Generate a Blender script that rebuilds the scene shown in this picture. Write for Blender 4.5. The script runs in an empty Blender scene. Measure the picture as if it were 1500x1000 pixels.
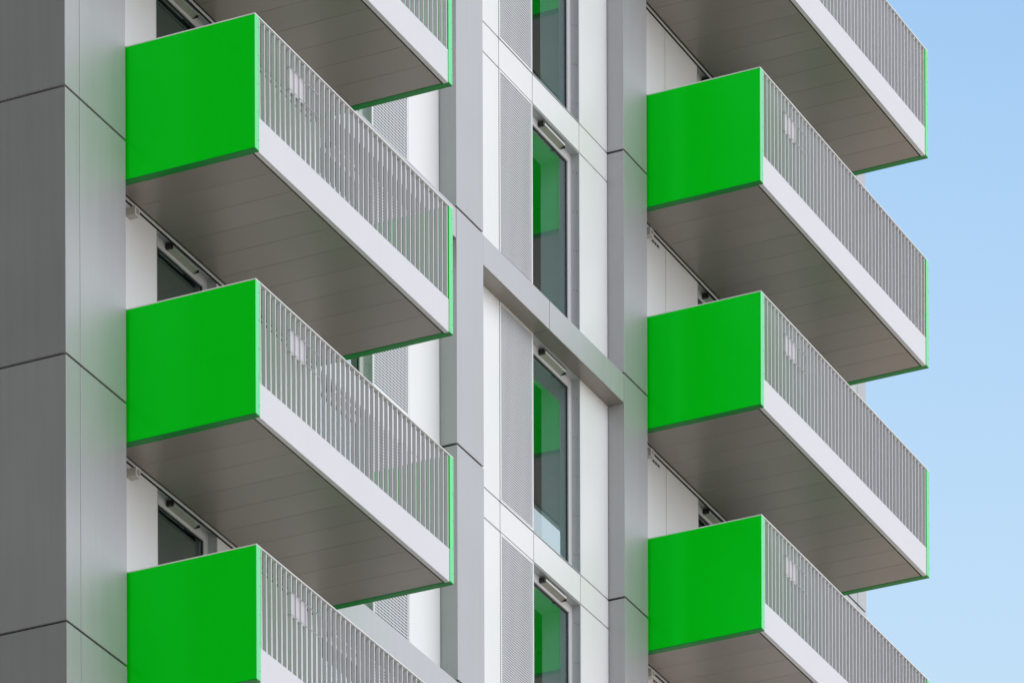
import bpy, math, random
from mathutils import Vector
random.seed(7)
S = bpy.context.scene
C = S.collection
R = math.radians

# ------------------------------------------------------------------ measures
# x runs along the facade (away from the camera), y runs into the building, z up, ground at 0
H0 = 37.7          # height of the rail of the balcony row that is called level 0
FL = 3.0           # storey height
PF = 1.658         # front plane of the piers (balcony fronts are at y = 0)
WF = 1.90          # front plane of the white cladding
GL = 2.02          # plane of the window frames
LEFT0, LEFTL = 0.0, 5.025
RIGHT0, RIGHTL = 14.325, 6.027
HB = 1.533         # rail top to underside


def Z(k, dz=0.0):
    return H0 + FL * k + dz


# ------------------------------------------------------------------ mesh helper
class MB:
    def __init__(self):
        self.v, self.f, self.m = [], [], []

    def box(self, x0, x1, y0, y1, z0, z1, mi=0):
        b = len(self.v)
        self.v += [(x0, y0, z0), (x1, y0, z0), (x1, y1, z0), (x0, y1, z0),
                   (x0, y0, z1), (x1, y0, z1), (x1, y1, z1), (x0, y1, z1)]
        for q in ((0, 3, 2, 1), (4, 5, 6, 7), (0, 1, 5, 4), (1, 2, 6, 5), (2, 3, 7, 6), (3, 0, 4, 7)):
            self.f.append(tuple(b + i for i in q))
            self.m.append(mi)
        return self

    def prism(self, pts, axis, a0, a1, mi=0):
        """outline of 2-D points pushed along an axis"""
        n = len(pts)
        b = len(self.v)

        def P(p, a):
            return {'x': (a, p[0], p[1]), 'y': (p[0], a, p[1]), 'z': (p[0], p[1], a)}[axis]
        self.v += [P(p, a0) for p in pts] + [P(p, a1) for p in pts]
        self.f.append(tuple(b + i for i in range(n)))
        self.f.append(tuple(b + n + i for i in reversed(range(n))))
        self.m += [mi, mi]
        for i in range(n):
            j = (i + 1) % n
            self.f.append((b + i, b + n + i, b + n + j, b + j))
            self.m.append(mi)
        return self

    def tube(self, pts, r, n=8, mi=0):
        pts = [Vector(p) for p in pts]
        b = len(self.v)
        for i, p in enumerate(pts):
            d = (pts[min(i + 1, len(pts) - 1)] - pts[max(i - 1, 0)]).normalized()
            u = d.cross(Vector((0, 0, 1)))
            if u.length < 1e-3:
                u = Vector((1, 0, 0))
            u.normalize()
            w = d.cross(u)
            for k in range(n):
                a = 2 * math.pi * k / n
                self.v.append(tuple(p + u * r * math.cos(a) + w * r * math.sin(a)))
        for i in range(len(pts) - 1):
            for k in range(n):
                k2 = (k + 1) % n
                self.f.append((b + i * n + k, b + i * n + k2, b + (i + 1) * n + k2, b + (i + 1) * n + k))
                self.m.append(mi)
        self.f.append(tuple(b + k for k in reversed(range(n))))
        self.f.append(tuple(b + (len(pts) - 1) * n + k for k in range(n)))
        self.m += [mi, mi]
        return self

    def stud(self, x, y, z, r, h, axis='y', n=8, mi=0):
        """little screw head standing out towards -y or -x"""
        pts = [(r * math.cos(2 * math.pi * i / n), r * math.sin(2 * math.pi * i / n)) for i in range(n)]
        if axis == 'y':
            return self.prism([(x + a, z + c) for a, c in pts], 'y', y - h, y, mi)
        return self.prism([(y + a, z + c) for a, c in pts], 'x', x - h, x, mi)

    def build(self, name, mats, parent=None, bevel=0.0):
        import bmesh
        me = bpy.data.meshes.new(name)
        me.from_pydata(self.v, [], self.f)
        if not isinstance(mats, (list, tuple)):
            mats = [mats]
        for m in mats:
            me.materials.append(m)
        for p, mi in zip(me.polygons, self.m):
            p.material_index = mi
        bm = bmesh.new()
        bm.from_mesh(me)
        bmesh.ops.recalc_face_normals(bm, faces=bm.faces)
        bm.to_mesh(me)
        bm.free()
        o = bpy.data.objects.new(name, me)
        C.objects.link(o)
        if parent:
            o.parent = parent
        if bevel:
            md = o.modifiers.new('bevel', 'BEVEL')
            md.width = bevel
            md.segments = 2
            md.limit_method = 'ANGLE'
        return o


def empty(name, loc=(0, 0, 0)):
    o = bpy.data.objects.new(name, None)
    o.location = loc
    o.empty_display_size = 0.3
    C.objects.link(o)
    return o


def tag(o, label=None, cat=None, group=None, kind=None):
    if label:
        o['label'] = label
    if cat:
        o['category'] = cat
    if group:
        o['group'] = group
    if kind:
        o['kind'] = kind
    return o


def copy_tree(o, parent=None):
    c = o.copy()
    C.objects.link(c)
    if parent:
        c.parent = parent
    for ch in list(o.children):
        copy_tree(ch, c)
    return c


# ------------------------------------------------------------------ materials
def mat(name):
    m = bpy.data.materials.new(name)
    m.use_nodes = True
    nt = m.node_tree
    return m, nt, nt.nodes['Principled BSDF']


def N(nt, t, **kw):
    n = nt.nodes.new(t)
    for k, v in kw.items():
        if k.startswith('i_'):
            n.inputs[k[2:].replace('_', ' ')].default_value = v
        else:
            setattr(n, k, v)
    return n


def panel_mat(name, col, rough, metal=0.0, streak=0.05, island=0.04, bump=0.0, spec=0.5,
              streak_scale=(14, 14, 0.5), rough_var=0.06, coat=0.0, blotch=0.03, tint=None):
    """coated sheet metal: faint vertical streaks, soft blotches, panel-to-panel tone"""
    m, nt, b = mat(name)
    L = nt.links
    tc = N(nt, 'ShaderNodeTexCoord')
    geo = N(nt, 'ShaderNodeNewGeometry')
    mp = N(nt, 'ShaderNodeMapping')
    mp.inputs['Scale'].default_value = streak_scale
    L.new(geo.outputs['Position'], mp.inputs['Vector'])
    n1 = N(nt, 'ShaderNodeTexNoise', i_Scale=1.0, i_Detail=5.0, i_Roughness=0.6)
    L.new(mp.outputs[0], n1.inputs['Vector'])
    n2 = N(nt, 'ShaderNodeTexNoise', i_Scale=0.9, i_Detail=3.0)
    L.new(geo.outputs['Position'], n2.inputs['Vector'])

    def ma(op, a, bb):
        n = N(nt, 'ShaderNodeMath', operation=op)
        for i, s in enumerate((a, bb)):
            if isinstance(s, (int, float)):
                n.inputs[i].default_value = s
            else:
                L.new(s, n.inputs[i])
        return n.outputs[0]
    v = ma('MULTIPLY', ma('SUBTRACT', n1.outputs['Fac'], 0.5), streak * 2)
    v = ma('ADD', v, ma('MULTIPLY', ma('SUBTRACT', n2.outputs['Fac'], 0.5), blotch * 2))
    v = ma('ADD', v, ma('MULTIPLY', ma('SUBTRACT', geo.outputs['Random Per Island'], 0.5), island * 2))
    v = ma('ADD', v, 1.0)
    mix = N(nt, 'ShaderNodeVectorMath', operation='SCALE')
    mix.inputs[0].default_value = col
    L.new(v, mix.inputs['Scale'])
    L.new(mix.outputs[0], b.inputs['Base Color'])
    r = ma('ADD', ma('MULTIPLY', ma('SUBTRACT', n1.outputs['Fac'], 0.5), rough_var * 2), rough)
    L.new(r, b.inputs['Roughness'])
    b.inputs['Metallic'].default_value = metal
    b.inputs['Specular IOR Level'].default_value = spec
    b.inputs['Coat Weight'].default_value = coat
    if tint:
        b.inputs['Specular Tint'].default_value = tint
    b.inputs['Coat Roughness'].default_value = 0.15
    if bump:
        bp = N(nt, 'ShaderNodeBump', i_Strength=bump, i_Distance=0.02)
        L.new(n2.outputs['Fac'], bp.inputs['Height'])
        L.new(bp.outputs[0], b.inputs['Normal'])
    return m


M_pier = panel_mat('grey_metal_cladding', (0.47, 0.473, 0.487), 0.48, metal=0.36, streak=0.07, island=0.06, bump=0.05, blotch=0.06)
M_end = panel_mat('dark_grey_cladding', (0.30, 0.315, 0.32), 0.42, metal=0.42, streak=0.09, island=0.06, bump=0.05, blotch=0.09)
M_white = panel_mat('white_cladding', (0.89, 0.89, 0.895), 0.38, streak=0.015, island=0.02, bump=0.03)
M_fascia = panel_mat('white_fascia', (0.69, 0.69, 0.71), 0.35, streak=0.03, island=0.0)
M_green = panel_mat('green_panel', (0.0, 0.78, 0.004), 0.19, streak=0.006, island=0.0, blotch=0.015, bump=0.02, spec=1.0, rough_var=0.03, tint=(0.0, 1.0, 0.16, 1))
M_edge_lit = panel_mat('lit_edge_green', (0.08, 0.74, 0.24), 0.28, streak=0.02, island=0.0)  # panel green made paler, the sky highlight is put into the colour
M_underside = panel_mat('shaded_green', (0.0, 0.25, 0.03), 0.4, streak=0.02, island=0.0, spec=0.25)  # panel green darkened, the underside's shade is in the colour
M_soffit = panel_mat('soffit_metal', (0.31, 0.272, 0.242), 0.36, metal=0.35, streak=0.03, island=0.05, blotch=0.07,
                     streak_scale=(2, 2, 2))
M_fin = panel_mat('baluster_paint', (0.655, 0.65, 0.685), 0.38, streak=0.03, island=0.0, streak_scale=(9, 9, 3))
M_rail = panel_mat('rail_paint', (0.82, 0.82, 0.82), 0.35, streak=0.01, island=0.0)
M_frame = panel_mat('window_frame_paint', (0.73, 0.735, 0.75), 0.35, streak=0.02, island=0.0)
M_jamb = panel_mat('jamb_metal', (0.50, 0.51, 0.53), 0.38, metal=0.3, streak=0.03, island=0.0)
M_vent = panel_mat('vent_metal', (0.48, 0.47, 0.42), 0.3, metal=0.4, streak=0.03, island=0.0)
M_plate = panel_mat('plate_enamel', (0.60, 0.59, 0.60), 0.5, streak=0.06, island=0, blotch=0.08)
M_gloom = panel_mat('painted_gloom', (0.018, 0.02, 0.02), 0.8, streak=0.05, island=0)  # near-black colour standing in for shade inside the windows
M_dark, _nt, _b = mat('dark_gap')
_b.inputs['Base Color'].default_value = (0.012, 0.012, 0.012, 1)
_b.inputs['Roughness'].default_value = 0.8
M_black, _nt, _b = mat('black_rubber')
_b.inputs['Base Color'].default_value = (0.015, 0.015, 0.016, 1)
_b.inputs['Roughness'].default_value = 0.4
M_room = panel_mat('room_plaster', (0.36, 0.38, 0.41), 0.8, streak=0.0, island=0.0)
M_lining = panel_mat('lining_paint', (0.86, 0.88, 0.90), 0.6, streak=0, island=0)
M_deck = panel_mat('deck_board', (0.30, 0.29, 0.28), 0.6, streak=0.05, island=0.05)
M_screw = panel_mat('screw_steel', (0.25, 0.25, 0.26), 0.3, metal=0.9, streak=0, island=0)


def glass_mat():
    m = bpy.data.materials.new('window_glass')
    m.use_nodes = True
    nt = m.node_tree
    nt.nodes.clear()
    L = nt.links
    out = N(nt, 'ShaderNodeOutputMaterial')
    mx = N(nt, 'ShaderNodeMixShader')
    fr = N(nt, 'ShaderNodeFresnel', i_IOR=3.7)
    gl = N(nt, 'ShaderNodeBsdfGlossy', i_Roughness=0.0)
    gl.inputs['Color'].default_value = (0.84, 0.98, 1.0, 1)
    tr = N(nt, 'ShaderNodeBsdfTransparent')
    tr.inputs['Color'].default_value = (0.86, 0.98, 0.97, 1)
    geo = N(nt, 'ShaderNodeNewGeometry')
    n = N(nt, 'ShaderNodeTexNoise', i_Scale=0.7, i_Detail=2.0)
    L.new(geo.outputs['Position'], n.inputs['Vector'])
    bp = N(nt, 'ShaderNodeBump', i_Strength=0.015, i_Distance=0.02)
    L.new(n.outputs['Fac'], bp.inputs['Height'])
    L.new(bp.outputs[0], gl.inputs['Normal'])
    bk = N(nt, 'ShaderNodeMath', operation='SUBTRACT')
    bk.inputs[0].default_value = 1.0
    L.new(geo.outputs['Backfacing'], bk.inputs[1])
    fm = N(nt, 'ShaderNodeMath', operation='MULTIPLY')
    L.new(fr.outputs[0], fm.inputs[0])
    L.new(bk.outputs[0], fm.inputs[1])
    L.new(fm.outputs[0], mx.inputs['Fac'])
    L.new(tr.outputs[0], mx.inputs[1])
    L.new(gl.outputs[0], mx.inputs[2])
    L.new(mx.outputs[0], out.inputs['Surface'])
    return m


M_glass = glass_mat()


def perforated_mat(pitch):
    """white sheet with staggered slots that really let the eye through to the dark cavity behind"""
    m, nt, b = mat('perforated_white_sheet')
    L = nt.links
    b.inputs['Base Color'].default_value = (0.79, 0.80, 0.84, 1)
    b.inputs['Roughness'].default_value = 0.4
    out = nt.nodes['Material Output']
    geo = N(nt, 'ShaderNodeNewGeometry')
    sep = N(nt, 'ShaderNodeSeparateXYZ')
    L.new(geo.outputs['Position'], sep.inputs[0])

    def ma(op, a, bb=0.0):
        n = N(nt, 'ShaderNodeMath', operation=op)
        for i, s in enumerate((a, bb)):
            if isinstance(s, (int, float)):
                n.inputs[i].default_value = s
            else:
                L.new(s, n.inputs[i])
        return n.outputs[0]
    fz = ma('ABSOLUTE', ma('SUBTRACT', ma('FRACT', ma('DIVIDE', sep.outputs['Z'], pitch)), 0.5))
    fx = ma('ABSOLUTE', ma('SUBTRACT', ma('FRACT', ma('DIVIDE', sep.outputs['X'], pitch)), 0.5))
    # rounded square holes on a square grid
    e4 = ma('ADD', ma('POWER', ma('DIVIDE', fx, 0.40), 4.0), ma('POWER', ma('DIVIDE', fz, 0.31), 4.0))
    hole = ma('LESS_THAN', e4, 1.0)
    mx = N(nt, 'ShaderNodeMixShader')
    tr = N(nt, 'ShaderNodeBsdfTransparent')
    L.new(hole, mx.inputs['Fac'])
    L.new(b.outputs[0], mx.inputs[1])
    L.new(tr.outputs[0], mx.inputs[2])
    L.new(mx.outputs[0], out.inputs['Surface'])
    return m


M_perf = perforated_mat(0.0325)
M_perf_coarse = perforated_mat(0.0385)
M_cavity = panel_mat('cavity_lining', (0.06, 0.06, 0.066), 0.7, streak=0.02, island=0)

# ------------------------------------------------------------------ ground
m, nt, b = mat('pavement_concrete')
geo = N(nt, 'ShaderNodeNewGeometry')
n = N(nt, 'ShaderNodeTexNoise', i_Scale=0.15, i_Detail=8.0)
nt.links.new(geo.outputs['Position'], n.inputs['Vector'])
cr = N(nt, 'ShaderNodeValToRGB')
cr.color_ramp.elements[0].color = (0.21, 0.192, 0.17, 1)
cr.color_ramp.elements[1].color = (0.34, 0.312, 0.278, 1)
nt.links.new(n.outputs['Fac'], cr.inputs[0])
nt.links.new(cr.outputs[0], b.inputs['Base Color'])
b.inputs['Roughness'].default_value = 0.9
me = bpy.data.meshes.new('ground')
me.from_pydata([(-3000, -3000, 0), (3000, -3000, 0), (3000, 3000, 0), (-3000, 3000, 0)], [], [(0, 1, 2, 3)])
me.materials.append(m)
g = bpy.data.objects.new('ground', me)
C.objects.link(g)
tag(g, kind='structure')

# ------------------------------------------------------------------ the building
B = empty('apartment_building', (0, PF, 0))
tag(B, 'tall apartment block clad in grey metal piers and white panels', 'building')


def bp(mb, name, mats, bevel=0.0, parent=None):
    o = mb.build(name, mats, parent or B, bevel)
    if parent is None:
        o.location = (0, -PF, 0)      # the meshes are laid out in world metres
    return o


TOP = Z(4, 1.9)
GAP = 0.014
JZ = -1.095                            # level of the pier joints below each rail line
joints = [Z(k, JZ) for k in range(-4, 6)]


def levels(z0=0.0, z1=TOP):
    zs = [z0] + [j for j in joints if z0 < j < z1] + [z1]
    return list(zip(zs[:-1], zs[1:]))


def pier(x0, x1, y1, vj=None, name='pier'):
    """sheet-clad pier: one folded casing per storey with open joints over a dark core"""
    mb = MB()
    mb.box(x0 + 0.03, x1 - 0.03, PF + 0.03, y1 - 0.03, 0, TOP - 0.02, 1)
    for a, c in levels():
        za, zc = a + GAP, c - GAP
        if vj is None:
            mb.box(x0, x1, PF, y1, za, zc)
        else:
            mb.box(x0, vj - 0.005, PF, y1, za, zc)
            mb.box(vj + 0.005, x1, PF, PF + 1.2, za, zc)
    return bp(mb, name, [M_pier, M_dark], bevel=0.004)


pier(-1.405, -0.035, PF + 12.9, vj=-1.083, name='corner_pier')
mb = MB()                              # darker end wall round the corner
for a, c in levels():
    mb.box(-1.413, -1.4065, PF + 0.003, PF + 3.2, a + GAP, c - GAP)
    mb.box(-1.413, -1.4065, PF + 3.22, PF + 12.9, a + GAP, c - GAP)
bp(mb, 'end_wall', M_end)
pier(8.48, 9.25, 2.9)
pier(13.545, 14.292, 2.9)
# the far corner, mirrored
mb = MB()
mb.box(20.63, 21.97, PF + 0.03, PF + 12.9, 0, TOP - 0.02, 1)
for a, c in levels():
    mb.box(20.6, 21.67 - 0.005, PF, PF + 1.2, a + GAP, c - GAP)
    mb.box(21.67 + 0.005, 22.0, PF, PF + 13.0, a + GAP, c - GAP)
bp(mb, 'corner_pier', [M_pier, M_dark], bevel=0.004)


def beam(x0, x1, z1, joint=None, h=0.379):
    mb = MB()
    mb.box(x0 + 0.03, x1 - 0.03, PF + 0.03, WF + 0.3, z1 - h + 0.03, z1 - 0.03, 1)
    js = [x0] + ([joint] if joint else []) + [x1]
    for i in range(len(js) - 1):
        mb.box(js[i] + (0.006 if i else 0.004), js[i + 1] - (0.006 if i < len(js) - 2 else 0.012), PF + 0.002, WF + 0.35, z1 - h, z1)
    bo = bp(mb, 'beam', [M_pier, M_dark], bevel=0.003)
    mb = MB()
    for i in range(len(js) - 1):
        mb.box(js[i] + 0.006, js[i + 1] - 0.012, PF + 0.008, WF + 0.34, z1 - h - 0.004, z1 - h - 0.0005)
    bp(mb, 'beam_soffit', M_soffit, parent=bo)
    return bo


beam(9.25, 13.545, Z(0, 1.884), joint=11.22)
beam(0.0, 8.48, Z(0, 1.884), joint=4.2)
beam(0.0, 8.48, Z(-2, 1.884), joint=4.2)

# dark backing behind every open joint, and the plain lower storeys
LOWZ = Z(-4, JZ)


def panel(x0, x1, z0, z1, name='cladding_panel', m=None, g=0.010):
    mb = MB()
    mb.box(x0 + g, x1 - g, WF, WF + 0.045, z0 + g, z1 - g)
    return bp(mb, name, m or M_white, bevel=0.003)


def window(x0, x1, z0, z1, vent=True, gloom=False):
    """recessed window: reveal jambs, painted frame, pane, trickle vent"""
    fw = 0.075
    mb = MB()
    # frame members butted end to end
    mb.box(x0, x0 + fw, GL, GL + 0.07, z0, z1)
    mb.box(x1 - fw - 0.02, x1, GL, GL + 0.07, z0, z1)
    mb.box(x0 + fw, x1 - fw - 0.02, GL, GL + 0.07, z1 - 0.115, z1)
    mb.box(x0 + fw, x1 - fw - 0.02, GL, GL + 0.07, z0, z0 + 0.07)
    w = bp(mb, 'window', M_frame, bevel=0.004)
    # dark gasket round the glass and the pane
    gx0, gx1, gz0, gz1 = x0 + fw, x1 - fw - 0.02, z0 + 0.07, z1 - 0.115
    t = 0.018
    mb = MB()
    mb.box(gx0, gx0 + t, GL + 0.02, GL + 0.05, gz0, gz1)
    mb.box(gx1 - t, gx1, GL + 0.02, GL + 0.05, gz0, gz1)
    mb.box(gx0 + t, gx1 - t, GL + 0.02, GL + 0.05, gz1 - t, gz1)
    mb.box(gx0 + t, gx1 - t, GL + 0.02, GL + 0.05, gz0, gz0 + t)
    bp(mb, 'gasket', M_black, parent=w)
    mb = MB()
    mb.box(gx0 + t, gx1 - t, GL + 0.028, GL + 0.04, gz0 + t, gz1 - t)
    bp(mb, 'pane', M_glass, parent=w)
    # reveal: jambs, head and sill of folded metal with screw heads
    mb = MB()
    mb.box(x0 - 0.004, x0 + 0.006, WF + 0.002, GL, z0, z1)
    mb.box(x1 - 0.006, x1 + 0.004, WF + 0.002, GL, z0, z1)
    mb.box(x0 + 0.006, x1 - 0.006, WF + 0.002, GL, z1 - 0.006, z1 + 0.004)
    mb.box(x0 + 0.006, x1 - 0.006, WF + 0.002, GL, z0 - 0.006, z0 + 0.004)
    zz = z0 + 0.25
    while zz < z1:
        mb.stud(x1 - 0.006, WF + 0.035, zz, 0.007, 0.003, 'x', mi=1)
        mb.stud(x1 - 0.006, WF + 0.085, zz + 0.02, 0.007, 0.003, 'x', mi=1)
        zz += 0.52
    bp(mb, 'reveal', [M_jamb, M_screw], parent=w)
    mb = MB()
    ly0, ly1 = GL + 0.0705, GL + 0.43
    mb.box(x0 - 0.03, x0 + 0.02, ly0, ly1, z0, z1)
    mb.box(x1 - 0.04, x1 + 0.03, ly0, ly1, z0, z1)
    mb.box(x0 + 0.02, x1 - 0.04, ly0, ly1, z1 - 0.05, z1 + 0.003)
    mb.box(x0 + 0.02, x1 - 0.04, ly0, ly1, z0 - 0.003, z0 + 0.03)
    bp(mb, 'inner_lining', M_lining, parent=w)
    if gloom:  # dark sheet added behind the pane for the shade under the balconies
        mb = MB()
        mb.box(x0 + 0.022, x1 - 0.042, GL + 0.075, GL + 0.08, z0 + 0.032, z1 - 0.052)
        bp(mb, 'gloom_sheet', M_gloom, parent=w)
    if vent:
        cx = (x0 + x1) / 2 + 0.04
        mb = MB()
        zt = z1 - 0.018
        # hooded body: sloping underside, black end cap, thin bright lip in front
        prof = [(GL - 0.001, zt), (GL - 0.075, zt - 0.012), (GL - 0.075, zt - 0.030), (GL - 0.001, zt - 0.062)]
        mb.prism(prof, 'x', cx - 0.31, cx + 0.32, 0)
        mb.box(cx - 0.30, cx + 0.325, GL - 0.083, GL - 0.0755, zt - 0.034, zt - 0.006, 1)
        mb.box(cx - 0.355, cx - 0.311, GL - 0.085, GL - 0.001, zt - 0.060, zt - 0.004, 2)
        mb.box(cx + 0.321, cx + 0.332, GL - 0.080, GL - 0.001, zt - 0.060, zt - 0.004, 2)
        bp(mb, 'trickle_vent', [M_vent, M_rail, M_black], parent=w, bevel=0.002)
    return w


def perforated(x0, x1, z0, z1, sheet=None):
    e = 0.035
    g = 0.008
    mb = MB()
    # solid margin
    mb.box(x0 + g, x0 + e, WF - 0.004, WF + 0.012, z0 + g, z1 - g)
    mb.box(x1 - e, x1 - g, WF - 0.004, WF + 0.012, z0 + g, z1 - g)
    mb.box(x0 + e, x1 - e, WF - 0.004, WF + 0.012, z0 + g, z0 + e)
    mb.box(x0 + e, x1 - e, WF - 0.004, WF + 0.012, z1 - e, z1 - g)
    o = bp(mb, 'perforated_panel', M_white)
    mb = MB()
    mb.box(x0 + e, x1 - e, WF, WF + 0.003, z0 + e, z1 - e)
    bp(mb, 'mesh_sheet', sheet or M_perf, parent=o)
    mb = MB()
    mb.box(x0 + 0.012, x1 - 0.012, WF + 0.05, WF + 0.055, z0 + g, z1 - g)
    bp(mb, 'cavity_lining', M_cavity, parent=o)
    return o


# bays: x breaks and what fills each
CENTRE = [(9.25, 10.215, 'p'), (10.215, 11.22, 'm'), (11.22, 12.655, 'w'), (12.655, 13.545, 'p')]
LEFT = [(-0.035, 1.13, 'p'), (1.13, 2.565, 'w'), (2.565, 3.87, 'p'), (3.87, 5.165, 'p'), (5.165, 6.60, 'w'),
        (6.60, 7.605, 'm'), (7.605, 8.48, 'p')]
RIGHT = [(14.292, 15.435, 'p'), (15.435, 16.515, 'p'), (16.515, 17.95, 'w'), (17.95, 18.955, 'm'), (18.955, 20.6, 'p')]
HEAD = 1.515        # spandrel underside = window head, spandrel top = 1.905 above rail line


def storey(k, bays):
    """one storey: from the floor joint of level k-1 up to the head under level k"""
    z0, z1 = Z(k - 1, 1.905), Z(k, HEAD)
    for x0, x1, t in bays:
        if t == 'p':
            panel(x0, x1, z0, z1)
        elif t == 'm':
            perforated(x0, x1, z0, z1, M_perf_coarse if bays is LEFT else M_perf)
        else:
            window(x0, x1, z0 + 0.012, z1 - 0.012, gloom=bays is not CENTRE)
        panel(x0, x1, Z(k, HEAD), Z(k, 1.905), 'spandrel_panel')


for k in range(-2, 4):
    storey(k, CENTRE)
for k in range(-4, 2):
    storey(k, LEFT)
for k in range(-2, 4):
    storey(k, RIGHT)

# dark carcass behind the cladding with a hole for every window, rooms behind the windows
mb = MB()
for bays in (LEFT, CENTRE, RIGHT):
    for x0, x1, t in bays:
        if t != 'w':
            mb.box(x0, x1, WF + 0.06, WF + 0.30, 0, TOP - 0.05)
        else:
            mb.box(x0, x1, WF + 0.06, WF + 0.30, 0, Z(-5, 1.905))
for k in range(-5, 5):
    for bays in (LEFT, CENTRE, RIGHT):
        for x0, x1, t in bays:
            if t == 'w':
                mb.box(x0, x1, WF + 0.0605, WF + 0.29, Z(k, HEAD + 0.005), Z(k, 1.90))
bp(mb, 'carcass', M_dark)
mb = MB()
for k in range(-5, 5):
    mb.box(-1.3, 21.9, WF + 0.301, 12.0, Z(k, HEAD + 0.02), Z(k, 1.88))
bp(mb, 'floor_slab', M_room)
mb = MB()
for x in (0.1, 4.4, 8.9, 13.9, 16.2, 20.7):
    mb.box(x - 0.08, x + 0.08, WF + 0.302, 8.0, 0, TOP - 0.06)
mb.box(-1.3, 21.9, 6.3, 6.45, 0, TOP - 0.06)
bp(mb, 'partition_wall', M_room)
mb = MB()
mb.box(-1.37, 21.96, PF + 12.9, PF + 13.05, 0, TOP)
mb.box(-1.30, 21.9, WF + 0.05, PF + 12.9, TOP - 0.05, TOP + 0.05)
bp(mb, 'roof', M_pier)


# ------------------------------------------------------------------ balconies
def make_balcony(name, length, nfin, npan):
    """origin at the outer bottom corner nearest the camera"""
    root = empty(name)
    L_ = length
    T = 0.10                       # side panel thickness
    IN = PF + 0.185                # how far in the deck reaches
    top = HB
    for x0 in (0.0, L_ - T):
        mb = MB()
        mb.box(x0, x0 + T, 0.004, IN, 0.010, top - 0.016)
        sp = mb.build('side_panel', M_green, root, bevel=0.003)
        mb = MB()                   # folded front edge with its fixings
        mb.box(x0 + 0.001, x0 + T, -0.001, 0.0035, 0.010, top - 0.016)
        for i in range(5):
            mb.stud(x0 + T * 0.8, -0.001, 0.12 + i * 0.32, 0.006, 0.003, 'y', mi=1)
        mb.build('edge_trim', [M_edge_lit, M_screw], sp)
        mb = MB()                   # panel underside and inner gap, shade put into a darker green
        mb.box(x0 + 0.002, x0 + T - 0.002, 0.001, IN - 0.002, 0.0, 0.0095)
        if x0 == 0.0:
            mb.box(x0 + T + 0.0005, x0 + T + 0.0095, 0.075, IN - 0.002, 0.0, 0.0095)
        else:
            mb.box(x0 - 0.0095, x0 - 0.0005, 0.075, IN - 0.002, 0.0, 0.0095)
        mb.build('shaded_underside', M_underside, sp)
    FT = 0.395
    mb = MB()                       # fascia folded under at the foot
    mb.box(T, L_ - T, 0.006, 0.066, 0.0, FT)
    mb.build('fascia', M_fascia, root, bevel=0.002)
    mb = MB()                       # soffit boards
    xs0, xs1 = T + 0.012, L_ - T - 0.012
    w = (xs1 - xs0) / npan
    for i in range(npan):
        mb.box(xs0 + i * w + 0.002, xs0 + (i + 1) * w - 0.002, 0.092, IN - 0.005, 0.004, 0.03)
    mb.box(xs0, xs1, 0.072, IN - 0.01, 0.034, 0.04, 1)
    mb.build('soffit', [M_soffit, M_dark], root, bevel=0.0015)
    mb = MB()                       # pale angle between soffit and wall
    mb.box(0.005, L_ - 0.005, IN + 0.030, WF - 0.018, -0.012, 0.02)
    mb.box(0.005, L_ - 0.005, IN + 0.0005, WF - 0.002, 0.021, 0.03, 1)
    mb.box(0.005, L_ - 0.005, WF - 0.005, WF - 0.0008, -0.024, 0.019, 1)
    mb.build('wall_angle', [M_rail, M_dark], root)
    mb = MB()
    mb.box(T + 0.001, L_ - T - 0.001, 0.070, IN, 0.045, FT - 0.03)
    mb.build('deck', M_deck, root)
    # rail: flat cap on three sides
    mb = MB()
    mb.box(0.0, L_, -0.002, 0.068, top - 0.014, top)
    mb.box(0.0, T, 0.068, IN, top - 0.0145, top - 0.0005)
    mb.box(L_ - T, L_, 0.068, IN, top - 0.0145, top - 0.0005)
    rail = mb.build('guard_rail', M_rail, root, bevel=0.002)
    a0, a1 = T + 0.034, L_ - T - 0.032
    fin = None
    for i in range(nfin):
        x = a0 + (a1 - a0) * i / (nfin - 1)
        if fin is None:
            mb = MB()
            mb.box(-0.008, 0.008, 0.008, 0.054, FT + 0.001, top - 0.0155)
            fin = mb.build('baluster', M_fin, rail)
            o = fin
        else:
            o = fin.copy()
            C.objects.link(o)
            o.parent = rail
        o.location = (x, 0, 0)
    return root


left_proto = make_balcony('balcony', LEFTL, 40, 10)
right_proto = make_balcony('balcony', RIGHTL, 48, 12)
LEFT_LABELS = {
    1: 'left-hand green and white balcony cut off by the top edge of the photo',
    0: 'left-hand green balcony whose whole side panel is nearest the photo top',
    -1: 'green balcony midway down the left-hand stack, between two others fully seen',
    -2: 'lowest balcony of the left-hand stack, its green side cut by the bottom edge'}
RIGHT_LABELS = {
    3: 'balcony at the top right against blue sky, near green side out of frame',
    2: 'right-hand balcony with the topmost visible bright green square side panel',
    1: 'right-hand green balcony in the middle, second green side panel from the top',
    0: 'bottom right balcony running out of the frame at the lower right corner'}
for proto, labels, x in ((left_proto, LEFT_LABELS, LEFT0), (right_proto, RIGHT_LABELS, RIGHT0)):
    first = True
    for k, lab in labels.items():
        o = proto if first else copy_tree(proto)
        first = False
        o.location = (x, 0, Z(k, -HB))
        tag(o, lab, 'balcony', 'green and white balconies bolted to the facade')


# ------------------------------------------------------------------ white plates strapped to the railings
def make_plate():
    root = empty('railing_plate')
    w, h = 0.37, 0.265
    mb = MB()
    mb.box(0, w, 0.0, 0.004, 0, h)
    mb.build('plate', M_plate, root)
    for z in (h - 0.01, 0.005):
        mb = MB()
        mb.tube([(-0.055, 0.05, z), (-0.055, -0.022, z), (-0.02, -0.023, z), (w, -0.022, z), (w + 0.31, -0.022, z)], 0.004)
        mb.build('strap', M_jamb, root)
    return root


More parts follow.
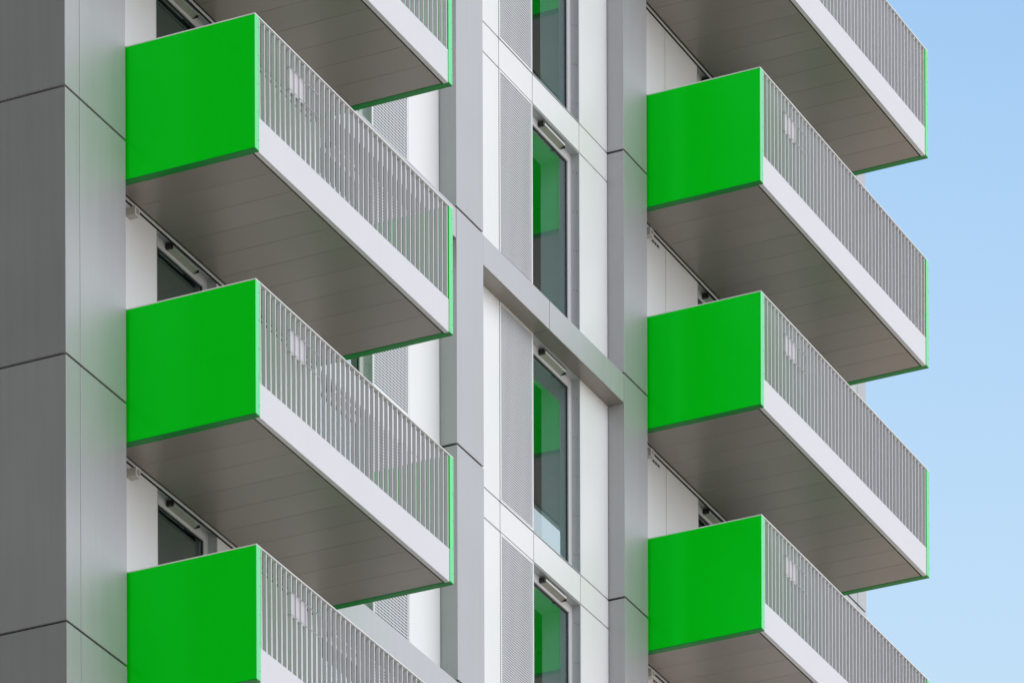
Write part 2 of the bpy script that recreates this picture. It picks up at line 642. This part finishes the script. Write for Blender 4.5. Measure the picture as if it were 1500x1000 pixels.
pl = make_plate()
spots = [(LEFT0 + 0.903, 0, 'white plate strapped behind the balusters of the upper left balcony'),
         (LEFT0 + 0.903, -1, 'white plate strapped behind the balusters of the middle left balcony'),
         (LEFT0 + 0.903, -2, 'white plate strapped behind the balusters of the lowest left balcony'),
         (RIGHT0 + 0.903, 2, 'white plate behind the balusters of the upper right balcony'),
         (RIGHT0 + 0.903, 1, 'white plate behind the balusters of the middle right balcony'),
         (RIGHT0 + 0.903, 0, 'white plate behind the balusters of the bottom right balcony')]
for i, (x, k, lab) in enumerate(spots):
    o = pl if i == 0 else copy_tree(pl)
    o.location = (x, 0.026, Z(k, -0.478))
    tag(o, lab, 'plate', 'white plates strapped to the balcony railings')


# ------------------------------------------------------------------ wall lamps and slot vents under the balconies
def make_lamp():
    root = empty('wall_lamp')
    mb = MB()
    mb.box(0, 0.10, -0.12, 0, 0, 0.10)
    mb.build('housing', M_vent, root, bevel=0.006)
    mb = MB()
    mb.box(0.0, 0.10, -0.127, -0.1205, 0.0, 0.014)
    mb.box(0.0, 0.10, -0.127, -0.1205, 0.086, 0.10)
    mb.box(0.0, 0.014, -0.127, -0.1205, 0.014, 0.086)
    mb.box(0.086, 0.10, -0.127, -0.1205, 0.014, 0.086)
    mb.build('bezel', M_rail, root)
    mb = MB()
    mb.box(0.014, 0.086, -0.123, -0.1205, 0.014, 0.086)
    mb.build('lens', M_vent, root)
    return root


lp = make_lamp()
lamps = [(0.395, 0, 'small square lamp on the white wall under the upper left balcony'),
         (0.395, -1, 'small square lamp on the white wall under the middle left balcony'),
         (14.66, 2, 'small square lamp beside the grey pier under the upper right balcony'),
         (14.66, 1, 'small square lamp beside the grey pier under the middle right balcony'),
         (14.66, 0, 'small square lamp beside the grey pier under the bottom right balcony')]
for i, (x, k, lab) in enumerate(lamps):
    o = lp if i == 0 else copy_tree(lp)
    o.location = (x, WF, Z(k, -1.72))
    tag(o, lab, 'lamp', 'lamps under the balconies')


def make_slot():
    root = empty('wall_vent')
    mb = MB()
    w, h = 0.26, 0.06
    mb.box(0, w, -0.008, 0, 0, 0.012)
    mb.box(0, w, -0.008, 0, h - 0.012, h)
    mb.box(0, 0.012, -0.008, 0, 0.012, h - 0.012)
    mb.box(w - 0.012, w, -0.008, 0, 0.012, h - 0.012)
    mb.build('surround', M_frame, root)
    mb = MB()
    mb.box(0.012, w - 0.012, -0.002, 0, 0.012, h - 0.012)
    mb.build('opening', M_dark, root)
    for x in (0.085, 0.165):
        mb = MB()
        mb.box(x, x + 0.008, -0.007, -0.002, 0.012, h - 0.012)
        mb.build('fin', M_frame, root)
    return root


sv = make_slot()
for i, (k, lab) in enumerate([(2, 'dark slot vent in the white wall under the upper right balcony'),
                              (1, 'dark slot vent in the white wall under the middle right balcony'),
                              (0, 'dark slot vent in the white wall under the bottom right balcony')]):
    o = sv if i == 0 else copy_tree(sv)
    o.location = (14.955, WF, Z(k, -1.67))
    tag(o, lab, 'vent', 'slot vents under the right balconies')

# ------------------------------------------------------------------ light
SUN_DIR = Vector((0.35, 0.80, 0.95)).normalized()       # towards the sun: behind the building
elev = math.asin(SUN_DIR.z)
sun = bpy.data.lights.new('sun', 'SUN')
sun.energy = 4.0
sun.angle = R(0.53)
sun.color = (1.0, 0.95, 0.88)
so = bpy.data.objects.new('sun', sun)
so.rotation_euler = SUN_DIR.to_track_quat('Z', 'Y').to_euler()
so.location = (0, 0, 120)
C.objects.link(so)

W = bpy.data.worlds.new('World')
S.world = W
W.use_nodes = True
nt = W.node_tree
L = nt.links
bg = nt.nodes['Background']
sky = N(nt, 'ShaderNodeTexSky', sky_type='NISHITA')
sky.sun_disc = False
sky.sun_elevation = elev
sky.sun_rotation = math.atan2(SUN_DIR.x, SUN_DIR.y)
sky.air_density = 1.0
sky.dust_density = 0.4
sky.ozone_density = 0.5
tc = N(nt, 'ShaderNodeTexCoord')
# clear air a touch more cyan overhead, paler haze towards the horizon
tint = N(nt, 'ShaderNodeMix', data_type='RGBA', blend_type='MULTIPLY')
tint.inputs['Factor'].default_value = 1.0
L.new(sky.outputs[0], tint.inputs['A'])
tint.inputs['B'].default_value = (0.98, 1.12, 1.07, 1)
sepz = N(nt, 'ShaderNodeSeparateXYZ')
L.new(tc.outputs['Generated'], sepz.inputs[0])
hz = N(nt, 'ShaderNodeMapRange')
hz.inputs['From Min'].default_value = 0.372
hz.inputs['From Max'].default_value = 0.475
hz.inputs['To Min'].default_value = 1.0
hz.inputs['To Max'].default_value = 0.0
L.new(sepz.outputs['Z'], hz.inputs['Value'])
clear = N(nt, 'ShaderNodeMix', data_type='RGBA')
L.new(hz.outputs[0], clear.inputs['Factor'])
L.new(tint.outputs['Result'], clear.inputs['A'])
clear.inputs['B'].default_value = (3.55, 4.79, 5.98, 1)
# unseen bank of bright cloud, added and aimed to light the facade
dot = N(nt, 'ShaderNodeVectorMath', operation='DOT_PRODUCT')
cd = Vector((0.28, -1.0, 0.08)).normalized()
dot.inputs[1].default_value = cd
L.new(tc.outputs['Generated'], dot.inputs[0])
nz = N(nt, 'ShaderNodeTexNoise', i_Scale=2.2, i_Detail=6.0, i_Roughness=0.55)
L.new(tc.outputs['Generated'], nz.inputs['Vector'])
ad = N(nt, 'ShaderNodeMath', operation='MULTIPLY_ADD')
L.new(nz.outputs['Fac'], ad.inputs[0])
ad.inputs[1].default_value = 0.9
ad.inputs[2].default_value = -0.45
ad2 = N(nt, 'ShaderNodeMath', operation='ADD')
L.new(ad.outputs[0], ad2.inputs[0])
L.new(dot.outputs['Value'], ad2.inputs[1])
mr = N(nt, 'ShaderNodeMapRange', interpolation_type='SMOOTHSTEP')
mr.inputs['From Min'].default_value = 0.22
mr.inputs['From Max'].default_value = 0.66
L.new(ad2.outputs[0], mr.inputs['Value'])
mix = N(nt, 'ShaderNodeMix', data_type='RGBA')
L.new(mr.outputs[0], mix.inputs['Factor'])
mix.inputs['B'].default_value = (10.1, 10.4, 11.3, 1)
# unseen duller grey cloud, added to dim the light on the side faces
dot2 = N(nt, 'ShaderNodeVectorMath', operation='DOT_PRODUCT')
dot2.inputs[1].default_value = Vector((-1.0, 0.15, 0.35)).normalized()
L.new(tc.outputs['Generated'], dot2.inputs[0])
ad3 = N(nt, 'ShaderNodeMath', operation='ADD')
L.new(ad.outputs[0], ad3.inputs[0])
L.new(dot2.outputs['Value'], ad3.inputs[1])
mr2 = N(nt, 'ShaderNodeMapRange', interpolation_type='SMOOTHSTEP')
mr2.inputs['From Min'].default_value = -0.1
mr2.inputs['From Max'].default_value = 0.6
L.new(ad3.outputs[0], mr2.inputs['Value'])
mix2 = N(nt, 'ShaderNodeMix', data_type='RGBA')
L.new(mr2.outputs[0], mix2.inputs['Factor'])
L.new(clear.outputs['Result'], mix2.inputs['A'])
mix2.inputs['B'].default_value = (1.5, 1.5, 1.55, 1)
L.new(mix2.outputs['Result'], mix.inputs['A'])
L.new(mix.outputs['Result'], bg.inputs['Color'])
bg.inputs['Strength'].default_value = 0.1

# ------------------------------------------------------------------ camera (level, with lens shift, as architects photograph)
cam = bpy.data.cameras.new('camera')
cam.sensor_fit = 'HORIZONTAL'
cam.sensor_width = 36.0
cam.lens = 8933.81 / 1500 * 36.0
cam.shift_y = 4193.71 / 1500
cam.clip_start = 0.5
cam.clip_end = 8000
co = bpy.data.objects.new('camera', cam)
YAW, PITCH, ROLL = -1.11879590, 0.00012020, -0.00306753
from mathutils import Matrix
fw = Vector((-math.sin(YAW), math.cos(YAW), 0))
rt = Vector((math.cos(YAW), math.sin(YAW), 0))
up = Vector((0, 0, 1))
fw, up = fw * math.cos(PITCH) + up * math.sin(PITCH), up * math.cos(PITCH) - fw * math.sin(PITCH)
rt, up = rt * math.cos(ROLL) + up * math.sin(ROLL), up * math.cos(ROLL) - rt * math.sin(ROLL)
co.matrix_world = Matrix(((rt.x, up.x, -fw.x, -60.81394693), (rt.y, up.y, -fw.y, -32.63912987),
                          (rt.z, up.z, -fw.z, H0 - 36.11085426), (0, 0, 0, 1)))
C.objects.link(co)
S.camera = co

S.cycles.max_bounces = 8
S.cycles.use_denoising = True
S.view_settings.view_transform = 'Standard'
S.view_settings.look = 'None'
S.view_settings.gamma = 1.0
S.view_settings.exposure = 0.65
